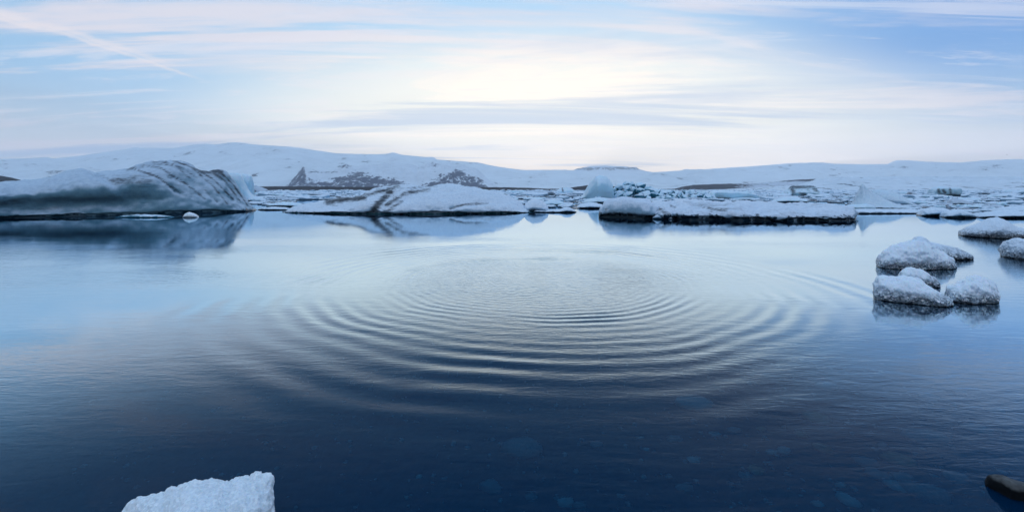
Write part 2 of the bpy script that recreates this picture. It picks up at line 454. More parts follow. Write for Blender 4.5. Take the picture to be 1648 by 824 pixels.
Zr = ring_height(R, T)
vx = np.concatenate([[CX], (CX + R * np.cos(T)).ravel()])
vy = np.concatenate([[CY], (CY + R * np.sin(T)).ravel()])
vz = np.concatenate([[0.0], Zr.ravel()])
nr = len(rr)
i0 = (1 + np.arange(nr - 1)[:, None] * NS + np.arange(NS)[None, :])
i1 = (1 + np.arange(nr - 1)[:, None] * NS + (np.arange(NS)[None, :] + 1) % NS)
quads = np.stack([i0, i0 + NS, i1 + NS, i1], axis=-1).reshape(-1, 4)
tris = np.stack([np.zeros(NS, int), 1 + np.arange(NS), 1 + (np.arange(NS) + 1) % NS], axis=-1)
me = bpy.data.meshes.new('water')
me.vertices.add(len(vx))
me.vertices.foreach_set('co', np.stack([vx, vy, vz], -1).astype(np.float32).ravel())
loops = np.concatenate([tris.ravel(), quads.ravel()]).astype(np.int32)
me.loops.add(len(loops))
me.loops.foreach_set('vertex_index', loops)
starts = np.concatenate([np.arange(len(tris)) * 3, len(tris) * 3 + np.arange(len(quads)) * 4]).astype(np.int32)
me.polygons.add(len(starts))
me.polygons.foreach_set('loop_start', starts)
me.update(calc_edges=True)
me.validate()
me.polygons.foreach_set('use_smooth', [True] * len(me.polygons))
tag(link('water', me, M_water), kind='structure')


# ------------------------------------------------------------------ lake bed and stones
def bed_z(x, y):
    d = 0.42 + 0.10 * max(0.0, y - 3.0) + 0.06 * max(0, -x)
    d = min(d, 1.2) + 1.6 * sstep(6, 25, y)
    return -d


ys = [-380, -60, -20, -5, 0, 1, 2, 2.5, 3, 3.5, 4, 4.5, 5, 6, 7, 9, 12, 16, 22, 30, 60, 150, 500, 2000, 5000, 8000]
xs = [-11500, -5000, -1500, -400, -100, -40, -20, -12] + [k * 0.5 - 8 for k in range(33)] + [12, 20, 40, 100, 400, 1500, 5000, 11500]
v = [(x, y, bed_z(x, y) + (0.04 * fbm((x, y, 3.3)) if abs(x) < 9 and 0 < y < 9 else 0)) for y in ys for x in xs]
f = [(j * len(xs) + i, j * len(xs) + i + 1, (j + 1) * len(xs) + i + 1, (j + 1) * len(xs) + i) for j in range(len(ys) - 1) for i in range(len(xs) - 1)]
bed = tag(link('lake_bed', mesh('lake_bed', v, f), M_bed), kind='structure')


def on_bed(px, py):
    d = Vector(((px - 824) / F, 1.0, -(py - HOR) / F)).normalized()
    t = -H0 / d.z
    p = Vector((0, 0, H0)) + d * t
    h = Vector((d.x, d.y, 0)) / 1.333
    d2 = Vector((h.x, h.y, -math.sqrt(max(0.01, 1 - h.length_squared))))
    for _ in range(8):
        s = (bed_z(p.x, p.y) - p.z) / d2.z
        p = p + d2 * s
    return p


def stone_mesh(seed, sub=2, flat=0.55):
    bm = bmesh.new()
    bmesh.ops.create_icosphere(bm, subdivisions=sub, radius=1.0)
    rs = random.Random(seed)
    off = Vector((rs.random() * 50, rs.random() * 50, 0))
    ax = rs.uniform(0.6, 0.95)
    for q in bm.verts:
        n = q.co.normalized()
        q.co = q.co * (1 + 0.28 * noise.noise(n * 1.1 + off) + 0.08 * noise.noise(n * 2.7 + off))
        q.co.y *= ax
        q.co.z *= flat
    me = bpy.data.meshes.new('stone')
    bm.to_mesh(me)
    bm.free()
    me.polygons.foreach_set('use_smooth', [True] * len(me.polygons))
    return me


stone_variants = [[stone_mesh(s * 7 + k, 2, 0.42 + 0.05 * k) for k in range(4)] for s in range(3)]
for kk in range(3):
    for me in stone_variants[kk]:
        me.materials.append(M_stone[kk])
STONES = [(1118, 651, 50, 0, 0.1), (1315, 673, 32, 2, -0.4), (1243, 729, 15, 0, 0), (1262, 727, 18, 0, 0.3), (1215, 757, 20, 2, 0),
          (1325, 722, 20, 2, -.2), (1393, 745, 27, 1, -.3), (1412, 765, 25, 1, -.5), (1446, 784, 27, 0, -.4), (1487, 704, 44, 1, -.3),
          (1490, 796, 44, 1, -.4), (1353, 781, 12, 0, 0), (1364, 806, 26, 0, -1.2), (1448, 741, 32, 2, -.2), (1030, 704, 12, 0, 0),
          (1085, 707, 20, 1, 0), (1150, 698, 16, 0, 0), (1117, 742, 18, 0, .2), (1102, 787, 23, 1, .2), (1200, 768, 18, 1, .4),
          (840, 725, 55, 1, 0), (675, 767, 9, 0, 0), (715, 770, 9, 1, 0), (790, 785, 30, 1, -.6), (855, 800, 16, 1, 0),
          (910, 810, 22, 0, .3), (933, 815, 20, 1, 0), (1000, 800, 15, 1, .2), (1040, 723, 9, 0, 0), (1180, 692, 20, 1, 0),
          (1332, 622, 26, 0, 0), (1497, 640, 20, 0, 0), (1545, 630, 13, 0, .2), (1450, 768, 22, 1, 0), (1420, 718, 16, 1, .5),
          (1290, 700, 14, 2, 0), (1316, 812, 14, 0, 0), (1176, 817, 10, 0, 0), (960, 716, 18, 1, 0), (1540, 770, 24, 1, .2), (1570, 690, 26, 1, -.3),
          (1235, 746, 12, 1, 0), (1225, 690, 12, 2, .2), (1600, 660, 16, 1, 0)]
for i, (px, py, wpx, kk, rot) in enumerate(STONES):
    p = on_bed(px, py)
    dist = (p - Vector((0, 0, H0))).length
    r = 0.5 * wpx / F * dist * 1.06
    s = link('stone', stone_variants[kk][i % 4], None, bed)
    s.scale = (r, r, r)
    s.rotation_euler = (0, 0, rot)
    s.location = (p.x, p.y, p.z + r * 0.25)
# the small pebbles between them
base_bm = bmesh.new()
bmesh.ops.create_icosphere(base_bm, subdivisions=1, radius=1.0)
bv = np.array([q.co[:] for q in base_bm.verts])
bf = np.array([[q.index for q in fc.verts] for fc in base_bm.faces])
base_bm.free()
rng = np.random.default_rng(3)
V, FF = [], []
for k in range(2600):
    y = 1.8 + 5.5 * rng.random() ** 1.5
    x = (rng.random() - 0.42) * 2 * 1.15 * y
    r = 0.006 + 0.020 * rng.random() ** 3
    a = rng.random() * 6.28
    q = bv * np.array([r, r * rng.uniform(.6, 1), r * rng.uniform(.4, .7)]) * (1 + 0.12 * rng.standard_normal((len(bv), 1)))
    c, s = math.cos(a), math.sin(a)
    q = np.stack([q[:, 0] * c - q[:, 1] * s + x, q[:, 0] * s + q[:, 1] * c + y, q[:, 2] + bed_z(x, y) + 0.04 * fbm((x, y, 3.3)) + r * .3], -1)
    FF.append(bf + len(V) * len(bv))
    V.append(q)
pm = mesh('pebbles', np.concatenate(V).tolist(), np.concatenate(FF).tolist())
tag(link('pebbles', pm, M_stone[1], bed), kind='stuff')


# ------------------------------------------------------------------ terrain beyond the lagoon
def terrain(name, sil, y_ridge, y_foot, mat, nx=420, ny=60, p=1.4, amp=0.0, nscale=300.0, z_foot=0.0, rockfn=None, ridge_amp=0.0, pad=True):
    x0, x1 = sil[0][0], sil[-1][0]
    vs, fs, ra = [], [], []
    vv = list(np.linspace(0, 1, ny)) + [1.06, 1.15]
    for j, t in enumerate(vv):
        for i in range(nx):
            px = x0 + (x1 - x0) * i / (nx - 1)
            py = lerp_list(sil, px)
            Y = y_foot + (y_ridge - y_foot) * t
            zr = H0 - (py - HOR) / F * y_ridge
            zr += ridge_amp * y_ridge / F * (noise.noise((px * 0.11, 1.3, 0.2)) + 0.6 * noise.noise((px * 0.31, 4.3, 0.2)))
            X = (px - 824) / F * Y
            if t <= 1:
                z = z_foot + (zr - z_foot) * t ** p
                z += amp * fbm((X / nscale, Y / nscale, 2.0), 6) * (4 * t * (1 - t)) * (0.3 + 0.7 * min(1, max(0, zr) / (abs(amp) * 4 + 1e-6)))
            else:
                z = zr - (t - 1) * (y_ridge - y_foot) * 0.45
            vs.append((X, Y, max(z, -8)))
            ra.append(rockfn(*proj(vs[-1])) if rockfn else 0.0)
    for j in range(len(vv) - 1):
        for i in range(nx - 1):
            a = j * nx + i
            fs.append((a, a + 1, a + nx + 1, a + nx))
    me = mesh(name, vs, fs)
    fattr(me, 'rock', ra)
    return tag(link(name, me, mat), kind='structure')


MTN = [(-900, 275), (-500, 266), (-250, 258), (0, 256), (40, 255), (78, 253), (84, 255.5), (120, 252), (170, 245), (213, 239), (218, 236.5), (224, 238.5), (280, 238.5),
       (310, 233.5), (330, 231.5), (345, 233), (372, 229.5), (384, 229.5), (410, 233), (470, 236.5), (500, 241), (540, 247), (590, 248.5), (622, 248), (633, 245.5),
       (647, 249.5), (690, 253.5), (697, 252), (703, 257), (770, 262), (790, 266.5), (820, 271.5), (845, 274), (900, 273.5), (960, 275), (1040, 277.5),
       (1100, 275.5), (1160, 271), (1200, 268.5), (1260, 264), (1310, 262), (1345, 264), (1390, 265), (1428, 264.5), (1440, 258.5), (1460, 258), (1490, 260.5),
       (1545, 262), (1580, 258.5), (1625, 256.5), (1680, 257), (1850, 262), (2300, 268), (2700, 275)]


def mtn_rock(px, py):
    v = 0.0
    for cx, cy, rx, ry, k in ((590, 252, 10, 7, .38), (585, 261, 14, 6, .42), (556, 266, 14, 5, .55), (700, 268, 10, 7, .5), (165, 257, 16, 5, .3), (405, 262, 14, 10, .32),
                              (410, 280, 10, 12, .34), (1270, 273, 18, 5, .36), (1290, 276, 12, 8, .32), (1345, 272, 20, 4, .42), (1350, 282, 20, 2, .5), (1455, 271, 18, 4, .45),
                              (1500, 268, 30, 6, .3), (1600, 268, 40, 6, .3), (1420, 272, 10, 6, .3), (30, 262, 30, 4, .28), (80, 276, 40, 3, .34), (300, 246, 10, 6, .32), (20, 275, 20, 2, .4)):
        v = max(v, k * math.exp(-((px - cx) / rx) ** 2 - ((py - cy) / ry) ** 2))
    return v


terrain('snowy_mountain', MTN, 7000, 2600, M_mtn, nx=760, ny=90, p=1.25, amp=110, nscale=800, rockfn=mtn_rock, ridge_amp=0.35)
CLIFF = [(446, 304), (456, 301), (465, 293), (478, 280), (487, 269), (493, 271), (499, 275.5), (530, 276.5), (545, 271), (556, 264), (563, 268), (580, 267), (600, 264), (640, 262),
         (670, 266), (700, 261), (740, 264), (768, 272), (780, 283), (792, 294), (806, 303), (812, 304)]
RLINE = [(446, 300), (470, 286), (487, 267), (490, 270), (493, 287), (505, 290), (530, 291), (540, 284), (560, 280), (575, 276), (600, 281), (625, 286), (650, 291), (665, 300),
         (680, 298), (700, 287), (720, 278), (735, 272), (750, 279), (770, 287), (780, 294), (790, 303), (812, 304)]


def cliff_rock(px, py):
    d = py - lerp_list(RLINE, px)
    v = sstep(-8, 8, d) * 0.70
    if 495 < px < 545:
        v = max(v, 0.55 * math.exp(-((py - 277.5) / 1.6) ** 2))
    v = max(v, 0.6 * math.exp(-((px - 556) / 11) ** 2 - ((py - 267) / 4) ** 2))
    v = max(v, 0.55 * math.exp(-((px - 700) / 9) ** 2 - ((py - 267) / 5) ** 2))
    return v


terrain('rocky_ridge', CLIFF, 3300, 2450, M_cliff, nx=300, ny=50, p=0.9, amp=26, nscale=160, rockfn=cliff_rock, ridge_amp=2.6)
MESA = [(915, 278), (925, 273), (935, 270.5), (950, 268), (975, 267), (1005, 268), (1015, 270), (1024, 269), (1030, 273), (1034, 274), (1038, 275), (1055, 278)]


def mesa_rock(px, py):
    return 0.62 * math.exp(-((py - 271.5) / 3.0) ** 2) * (1 if 926 < px < 1035 else 0.2)


terrain('flat_topped_hill', MESA, 7600, 7250, snow_mountain_mat('mesa_snow', (0.78, 0.80, 0.85), (0.05, 0.045, 0.05), 0.006, 0.7), nx=120, ny=16, p=0.5, amp=15, nscale=200, rockfn=mesa_rock, ridge_amp=0.5, z_foot=215)
GLAC = [(1130, 306), (1180, 304.5), (1240, 301), (1285, 298), (1300, 293), (1318, 288), (1345, 285.5), (1400, 284.5), (1500, 284), (1648, 284.5), (1900, 288), (2300, 300), (2320, 304)]


def glac_rock(px, py):
    v = 0.30 * sstep(286, 304, py)
    v = max(v, 0.5 * math.exp(-((px - 1635) / 45) ** 2 - ((py - 303) / 3) ** 2))
    return v


terrain('glacier', GLAC, 1000, 330, M_glac, nx=420, ny=60, p=1.0, amp=5, nscale=30, rockfn=glac_rock, ridge_amp=0.3)
terrain('moraine_shore', [(395, 303.5), (415, 300.5), (440, 300), (520, 300.5), (560, 301), (620, 301), (700, 301.5), (760, 302), (800, 301.5), (850, 302.5), (880, 304), (900, 304), (915, 302.5), (945, 298.5), (960, 298), (985, 300), (1030, 304), (1060, 304.5)],
        340, 262, M_shore, nx=260, ny=14, p=0.6, amp=0.6, nscale=14, ridge_amp=0.25)
HEAD = [(1050, 305.5), (1085, 304), (1098, 300.5), (1115, 298), (1140, 297), (1165, 296), (1200, 296), (1240, 294), (1262, 291), (1290, 289), (1312, 288.2), (1330, 288), (1360, 296), (1370, 304)]
terrain('dark_headland', HEAD, 1500, 1050, snow_mountain_mat('snow_dusted_moraine', (0.6, 0.63, 0.7), (0.035, 0.036, 0.048), 0.02, 0.9), nx=240, ny=20, p=0.6, amp=3, nscale=50, ridge_amp=0.4,
        rockfn=lambda px, py: 1.1 - 0.75 * sstep(1160, 1215, px) * sstep(290, 294, py) - 0.2 * sstep(1200, 1300, px))
terrain('dark_hill', [(-400, 262), (-200, 268), (-60, 276), (0, 283), (18, 286), (36, 290.5), (50, 296), (70, 304)], 500, 330, M_shore, nx=90, ny=20, p=0.6, amp=2, nscale=30, ridge_amp=0.3)


# ------------------------------------------------------------------ icebergs by lofted sections
def berg(name, top, base, depth, mat, label, cat='iceberg', group=None, nst=120, m=44, secs=None, amp=0.06, nsc=1.2, amp2=0.02, nsc2=4.0,
         pw=2.4, rec=0.5, crest=0.45, dirt=None, mod=None, parent=None, seed=0.0, ridged=0.0, split=None, fan=0.6):
    """top: silhouette (px,py); base: front water line (px,py); depth in m; secs: [(px, [(u, z)])] with z<1 fraction of the height"""
    x0, x1 = top[0][0], top[-1][0]
    if secs is None:
        secs = [(0, [(0.16, -0.25), (0.14, 0.0), (0.02, 0.22), (0.03, 0.48), (0.18, 0.82), (0.45, 1.0), (0.75, 0.82), (0.97, 0.4), (1.0, 0.0), (0.9, -0.25)])]
    vs = []
    for i in range(nst):
        s = 0.5 - 0.5 * math.cos(math.pi * i / (nst - 1))
        s = 0.5 * s + 0.5 * i / (nst - 1)
        px = x0 + (x1 - x0) * s
        Yw = water_y(lerp_list(base, px))
        D = depth if not isinstance(depth, list) else lerp_list(depth, px)
        q = max(0.03, (1 - abs(2 * s - 1) ** pw) ** (1 / pw))
        d = D * q
        yf = Yw + (D - d) * rec
        Yc = yf + crest * d
        Hh = H0 - (lerp_list(top, px) - HOR) / F * Yc
        if len(secs) == 1:
            sec = secs[0][1]
        else:
            k = 0
            while k < len(secs) - 2 and px > secs[k + 1][0]:
                k += 1
            t = sstep(secs[k][0], secs[k + 1][0], px)
            sec = [(a[0] + (b[0] - a[0]) * t, a[1] + (b[1] - a[1]) * t) for a, b in zip(secs[k][1], secs[k + 1][1])]
        for u, z in catmull(sec, m):
            Y = yf + d * u
            zz = z * Hh if z > 0 else z * 1.0
            X = (px - 824) / F * (fan * Y + (1 - fan) * Yc)
            vs.append(Vector((X, Y, zz)))
    fs = []
    for i in range(nst - 1):
        for j in range(m - 1):
            a = i * m + j
            fs.append((a, a + m, a + m + 1, a + 1))
    fs.append(tuple(range(m)))
    fs.append(tuple(range((nst - 1) * m, nst * m))[::-1])
    me = bpy.data.meshes.new(name)
    me.from_pydata(vs, [], fs)
    bm = bmesh.new()
    bm.from_mesh(me)
    bmesh.ops.recalc_face_normals(bm, faces=bm.faces)
    bm.normal_update()
    off = Vector((seed * 13.7, seed * 5.1, seed * 3.3))
    for q in bm.verts:
        wgt = sstep(-0.1, 0.25 * max(0.3, amp * 6), q.co.z)
        n = fbm(q.co * nsc + off, 4) * amp + fbm(q.co * nsc2 + off, 3) * amp2
        if ridged:
            n -= ridged * abs(noise.noise(q.co * nsc * 1.7 + off * 2))
        if mod:
            n += mod(*proj(q.co), q.co)
        q.co = q.co + q.normal * n * (0.3 + 0.7 * wgt)
    bm.normal_update()
    dv = None
    if dirt:
        dv = []
        for q in bm.verts:
            px, py = proj(q.co)
            best = 0.0
            for pts, wd, st in dirt:
                for a, b in zip(pts, pts[1:]):
                    ax, ay, bx, by = a[0], a[1], b[0], b[1]
                    L = (bx - ax) ** 2 + (by - ay) ** 2
                    t = max(0, min(1, ((px - ax) * (bx - ax) + (py - ay) * (by - ay)) / max(L, 1e-6)))
                    dd = math.hypot(px - ax - t * (bx - ax), (py - ay - t * (by - ay)) * 1.2)
                    best = max(best, st * math.exp(-(dd / (wd * 1.30)) ** 2))
            dv.append(best)
    # origin at the base centre
    cx = sum(q.co.x for q in bm.verts) / len(bm.verts)
    cy = sum(q.co.y for q in bm.verts) / len(bm.verts)
    for q in bm.verts:
        q.co.x -= cx
        q.co.y -= cy
    bm.to_mesh(me)
    bm.free()
    me.polygons.foreach_set('use_smooth', [True] * len(me.polygons))
    if dv:
        fattr(me, 'dirt', dv)
    if split:
        # the upper ice and the wet foot are parts of their own
        zs, up, lo = split
        o = bpy.data.objects.new(name, None)
        COL.objects.link(o)
        o.location = (cx, cy, 0)
        nrm = np.array([q.normal[:] for q in me.vertices])
        for part, keep in ((up, True), (lo, False)):
            bm = bmesh.new()
            bm.from_mesh(me)
            lay = bm.verts.layers.int.new('src')
            for q in bm.verts:
                q[lay] = q.index
            dele = []
            for fc in bm.faces:
                c = fc.calc_center_median()
                hi = c.z > zs * (1 + 0.5 * noise.noise(c * (2.0 / max(zs, 0.05)) * 0.3 + off))
                if hi != keep:
                    dele.append(fc)
            bmesh.ops.delete(bm, geom=dele, context='FACES')
            pmesh = bpy.data.meshes.new(part)
            bm.to_mesh(pmesh)
            src = [q[lay] for q in bm.verts]
            bm.free()
            pmesh.polygons.foreach_set('use_smooth', [True] * len(pmesh.polygons))
            pmesh.normals_split_custom_set_from_vertices([tuple(nrm[k]) for k in src])
            link(part, pmesh, mat, o)
    else:
        o = link(name, me, mat, parent, (cx, cy, 0))
    if label:
        tag(o, label, cat, group)
    return o


# the great dirty iceberg on the left
GROOVES = [[(228, 266), (258, 270), (296, 294), (330, 320)], [(250, 260), (286, 271), (326, 303), (350, 325)], [(280, 259), (308, 269), (343, 300), (366, 328)],
           [(316, 273), (345, 290), (376, 322)], [(334, 273), (362, 291), (388, 326)], [(350, 273), (376, 298), (399, 331)], [(215, 272), (250, 283), (292, 312)], [(266, 259), (300, 275), (318, 288)]]


def poly_dist(px, py, pts):
    best = 1e9
    for a, b in zip(pts, pts[1:]):
        L = (b[0] - a[0]) ** 2 + (b[1] - a[1]) ** 2
        t = max(0, min(1, ((px - a[0]) * (b[0] - a[0]) + (py - a[1]) * (b[1] - a[1])) / L))
        best = min(best, math.hypot(px - a[0] - t * (b[0] - a[0]), py - a[1] - t * (b[1] - a[1])))
    return best


def left_mod(px, py, p):
    v = 0.0
    if px > 190:
        for k, g in enumerate(GROOVES):
            d = poly_dist(px, py, g)
            if d < 12:
                v -= (0.12 if k % 2 else 0.08) * math.exp(-(d / 3.2) ** 2) * max(0.0, 0.7 + 1.6 * noise.noise((px * 0.035, py * 0.05, k * 3.1)))
    e = (px - 150) * 0.62 - (py - 279) * 1.0          # lobe edge running from (150,279) to (195,312)
    if 60 < px < 215:
        v += 0.30 * sstep(-2, 12, -e) * sstep(60, 150, px) * sstep(330, 300, py)
    return v


SEC_L = [(0.06, -0.25), (0.06, 0.03), (0.035, 0.07), (0.05, 0.26), (0.01, 0.46), (0.03, 0.62), (0.16, 0.84), (0.42, 1.0), (0.75, 0.72), (1.0, 0.1), (1.0, -0.25)]
SEC_R = [(0.06, -0.25), (0.06, 0.03), (0.01, 0.09), (0.04, 0.24), (0.11, 0.44), (0.20, 0.64), (0.32, 0.86), (0.45, 1.0), (0.7, 0.8), (1.0, 0.1), (1.0, -0.25)]
berg('iceberg', [(-170, 330), (-160, 305), (-120, 296), (-60, 293), (0, 290), (40, 287), (95, 285), (110, 281), (150, 277), (165, 275), (190, 273), (210, 270), (228, 264), (245, 260), (265, 259), (290, 259.5),
                 (308, 265), (322, 273), (335, 273), (350, 272), (358, 275), (368, 283), (380, 297), (392, 313), (402, 326), (408, 333), (411, 338)],
     [(-170, 358), (0, 355), (60, 352), (180, 349), (300, 346), (400, 341), (411, 340)], [(-170, 7), (240, 8), (340, 6), (411, 3)], M_left,
     'huge ash-streaked blue-grey iceberg with a rounded crest, at the left edge of the lagoon', nst=260, m=80, secs=[(100, SEC_L), (250, SEC_L), (340, SEC_R)], amp=0.16, nsc=0.55, amp2=0.04, nsc2=2.2,
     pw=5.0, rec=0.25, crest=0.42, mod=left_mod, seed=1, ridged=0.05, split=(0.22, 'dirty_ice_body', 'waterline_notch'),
     dirt=[(g, 1.7 if k % 2 else 2.3, (1.2, .95, 1.05)[k % 3]) for k, g in enumerate(GROOVES)] + [([(155, 278), (180, 292), (196, 312)], 2.5, .7), ([(185, 291), (238, 290)], 9, .9), ([(245, 262), (275, 263)], 3, .8),
           ([(325, 275), (356, 277)], 5, 1.1), ([(205, 273), (262, 262)], 5, .8), ([(270, 280), (300, 300)], 8, .5), ([(340, 290), (380, 312)], 8, .5), ([(70, 305), (105, 306)], 2.0, .8), ([(200, 305), (240, 312)], 5, .4), ([(20, 292), (110, 289)], 3, .3), ([(0, 299), (60, 302)], 2, .35)])

# turquoise iceberg peeping out behind it
SEC_T = [(0.05, -0.25), (0.05, 0.0), (0.0, 0.2), (0.03, 0.5), (0.10, 0.8), (0.3, 1.0), (0.8, 0.9), (0.95, 0.5), (1, 0.1), (1, -0.25)]
tq = bpy.data.objects.new('iceberg', None)
COL.objects.link(tq)
tq.location = (*at(392, 330, 40.0)[:2], 0)
tag(tq, 'smooth turquoise two-lobed iceberg peeping out behind the big dirty iceberg', 'iceberg')
def adopt(o, root):
    o.parent = root
    o.location = o.location - root.location
    for k in ('label', 'category', 'group'):
        if k in o:
            del o[k]
    return o
adopt(berg('lobe', [(352, 326), (358, 296), (364, 283), (372, 279), (382, 279), (388, 282), (392, 292), (399, 306), (410, 318), (422, 323)], [(352, 325), (422, 324)], 3.0, M_blue, None, nst=60, secs=[(0, SEC_T)], amp=0.08, nsc=0.7, amp2=0.02, seed=2), tq)
adopt(berg('lobe', [(386, 324), (387, 300), (387.5, 284), (390, 280.5), (398, 280.5), (404, 283), (407, 292), (408.5, 310), (409, 323)], [(386, 323.5), (409, 323.5)], 2.4, M_blue, None, nst=50, secs=[(0, SEC_T)], amp=0.06, nsc=0.8, amp2=0.02, seed=3), tq)

# the middle iceberg with black ash streaks
SEC_M = [(0.06, -0.25), (0.06, 0.02), (0.0, 0.10), (0.03, 0.30), (0.12, 0.52), (0.24, 0.74), (0.36, 0.92), (0.50, 1.0), (0.75, 0.8), (1.0, 0.15), (1.0, -0.25)]


def mid_mod(px, py, p):
    v = 0.0
    for a, b, c, d, k, wd in ((540, 330, 575, 312, -.16, 9), (600, 342, 626, 312, -.30, 9), (630, 335, 668, 308, -.22, 7), (726, 334, 790, 323, -.16, 4), (655, 318, 590, 335, .10, 12)):
        L = (c - a) ** 2 + (d - b) ** 2
        t = max(0, min(1, ((px - a) * (c - a) + (py - b) * (d - b)) / L))
        dd = math.hypot(px - a - t * (c - a), py - b - t * (d - b))
        v += k * math.exp(-(dd / wd) ** 2)
    return v


berg('iceberg', [(459, 342), (464, 337), (472, 333), (485, 329), (520, 322), (545, 316), (575, 313), (592, 308), (605, 303), (622, 298.5), (650, 297.5), (690, 299), (708, 297.5), (740, 298), (765, 301), (790, 306), (812, 312),
                 (830, 321), (842, 331), (855, 339), (862, 342)],
     [(459, 343), (520, 344), (640, 345.5), (760, 344.5), (845, 343.5), (862, 343)], 6.0, M_mid, 'long low white iceberg with black ash streaks, alone in the middle', nst=240, m=70, secs=[(0, SEC_M)],
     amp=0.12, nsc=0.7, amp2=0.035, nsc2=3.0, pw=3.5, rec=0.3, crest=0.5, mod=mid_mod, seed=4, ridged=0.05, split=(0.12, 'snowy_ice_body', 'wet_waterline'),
     dirt=[([(528, 326), (555, 322), (585, 319)], 6, 1.25), ([(545, 318), (600, 312), (640, 300)], 4.5, 1.1), ([(600, 340), (610, 326), (628, 310)], 6, 1.3), ([(622, 330), (650, 312), (690, 305)], 4, 1.1),
           ([(606, 305), (704, 301)], 2.2, .9), ([(530, 325), (575, 318)], 9, .62), ([(605, 335), (632, 308)], 11, .62), ([(585, 316), (640, 304)], 8, .6), ([(640, 318), (665, 308)], 7, .5), ([(725, 336), (745, 330), (785, 327)], 2.4, 1.0), ([(620, 342), (645, 325)], 4, .8), ([(720, 341), (760, 341)], 1.6, .8)])

# rounded lump and long flat shelf on the right
SEC_U = [(0.20, -0.25), (0.20, 0.08), (0.13, 0.15), (0.02, 0.24), (0.0, 0.42), (0.10, 0.78), (0.26, 0.94), (0.45, 1.0), (0.75, 0.85), (1.0, 0.3), (0.95, -0.25)]
berg('ice_lump', [(964, 342), (966, 334), (973, 324), (983, 319), (1000, 316.5), (1020, 318), (1036, 320.5), (1048, 325), (1058, 331), (1064, 337), (1068, 345), (1068, 350)],
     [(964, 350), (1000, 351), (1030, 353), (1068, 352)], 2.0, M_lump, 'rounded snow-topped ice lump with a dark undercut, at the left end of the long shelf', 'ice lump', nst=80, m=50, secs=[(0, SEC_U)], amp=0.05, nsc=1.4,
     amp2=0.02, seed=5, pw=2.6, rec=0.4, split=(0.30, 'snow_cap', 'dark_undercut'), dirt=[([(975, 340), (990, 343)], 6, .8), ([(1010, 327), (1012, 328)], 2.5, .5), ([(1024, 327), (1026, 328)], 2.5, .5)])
SEC_S = [(0.05, -0.25), (0.05, 0.07), (0.03, 0.16), (0.0, 0.25), (0.01, 0.36), (0.05, 0.50), (0.13, 0.68), (0.35, 1.0), (0.8, 0.95), (1.0, 0.5), (1.0, -0.25)]
def shelf_mod(px, py, p):
    return 0.16 * noise.noise((p.x * 0.7, p.z * 1.5, 3.0)) + 0.10 * noise.noise((p.x * 1.9, p.z * 3.0, 8.0)) - 0.08 * abs(noise.noise((p.x * 1.1, p.y * 1.4, 5.0)))


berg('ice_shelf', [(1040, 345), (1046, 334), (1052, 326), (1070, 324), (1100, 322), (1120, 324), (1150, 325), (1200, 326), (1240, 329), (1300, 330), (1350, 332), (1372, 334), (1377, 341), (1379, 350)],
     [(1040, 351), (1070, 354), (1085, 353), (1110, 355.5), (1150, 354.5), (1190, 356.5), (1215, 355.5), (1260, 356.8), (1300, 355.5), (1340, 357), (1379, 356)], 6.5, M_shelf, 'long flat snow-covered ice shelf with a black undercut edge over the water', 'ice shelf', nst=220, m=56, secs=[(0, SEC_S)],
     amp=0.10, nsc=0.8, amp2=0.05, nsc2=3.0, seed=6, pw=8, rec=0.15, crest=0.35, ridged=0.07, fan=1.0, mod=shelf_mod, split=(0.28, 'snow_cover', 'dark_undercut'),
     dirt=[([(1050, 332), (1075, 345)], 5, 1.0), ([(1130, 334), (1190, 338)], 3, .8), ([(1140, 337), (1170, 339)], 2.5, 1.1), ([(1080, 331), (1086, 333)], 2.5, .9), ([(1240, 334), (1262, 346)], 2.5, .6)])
berg('small_ice_pyramid', [(1050, 350), (1056, 346), (1064, 343), (1067, 341.5), (1070, 344), (1076, 348), (1083, 351)], [(1050, 353), (1083, 353.5)], 0.5, M_pack, 'tiny pointed white ice fragment in the dark gap beside the rounded lump', 'ice fragment', nst=30, m=24, amp=0.02, amp2=0.01, seed=7)

# the pointed iceberg
SEC_P = [(0.05, -0.25), (0.04, 0.0), (0.0, 0.06), (0.12, 0.25), (0.24, 0.5), (0.34, 0.75), (0.42, 0.93), (0.5, 1.0), (0.6, 0.85), (0.95, 0.1), (1.0, -0.25)]
pk = bpy.data.objects.new('iceberg', None)
COL.objects.link(pk)
pk.location = (*at(1415, 335, 33.0)[:2], 0)
tag(pk, 'white fin-shaped iceberg with a sharp peak, beyond the right end of the shelf', 'iceberg')
adopt(berg('peak', [(1366, 333), (1372, 325), (1380, 309), (1386, 297.5), (1388, 295.5), (1391, 299), (1398, 305), (1410, 313), (1425, 321), (1445, 329), (1470, 334), (1478, 336)], [(1366, 336), (1478, 337)], 3.0, M_peak, None, nst=110, m=48, secs=[(0, SEC_P)],
           amp=0.03, nsc=0.8, amp2=0.012, seed=8, pw=3, crest=.5), pk)
adopt(berg('hump', [(1398, 330), (1402, 306), (1412, 304.5), (1430, 306), (1446, 312), (1458, 320), (1466, 330), (1474, 335)], [(1398, 333), (1474, 334)], 3.5, M_peak, None, nst=70, m=44, amp=0.03, nsc=0.8, amp2=0.012, seed=9), pk)
berg('ice_slab', [(1355, 335), (1360, 331), (1372, 329), (1395, 328.5), (1406, 331), (1409, 335)], [(1355, 337.5), (1409, 337.5)], 1.4, M_blue, 'low grey-blue ice slab resting at the foot of the pointed iceberg', 'ice slab', nst=40, m=30, amp=0.02, amp2=0.01, seed=10)
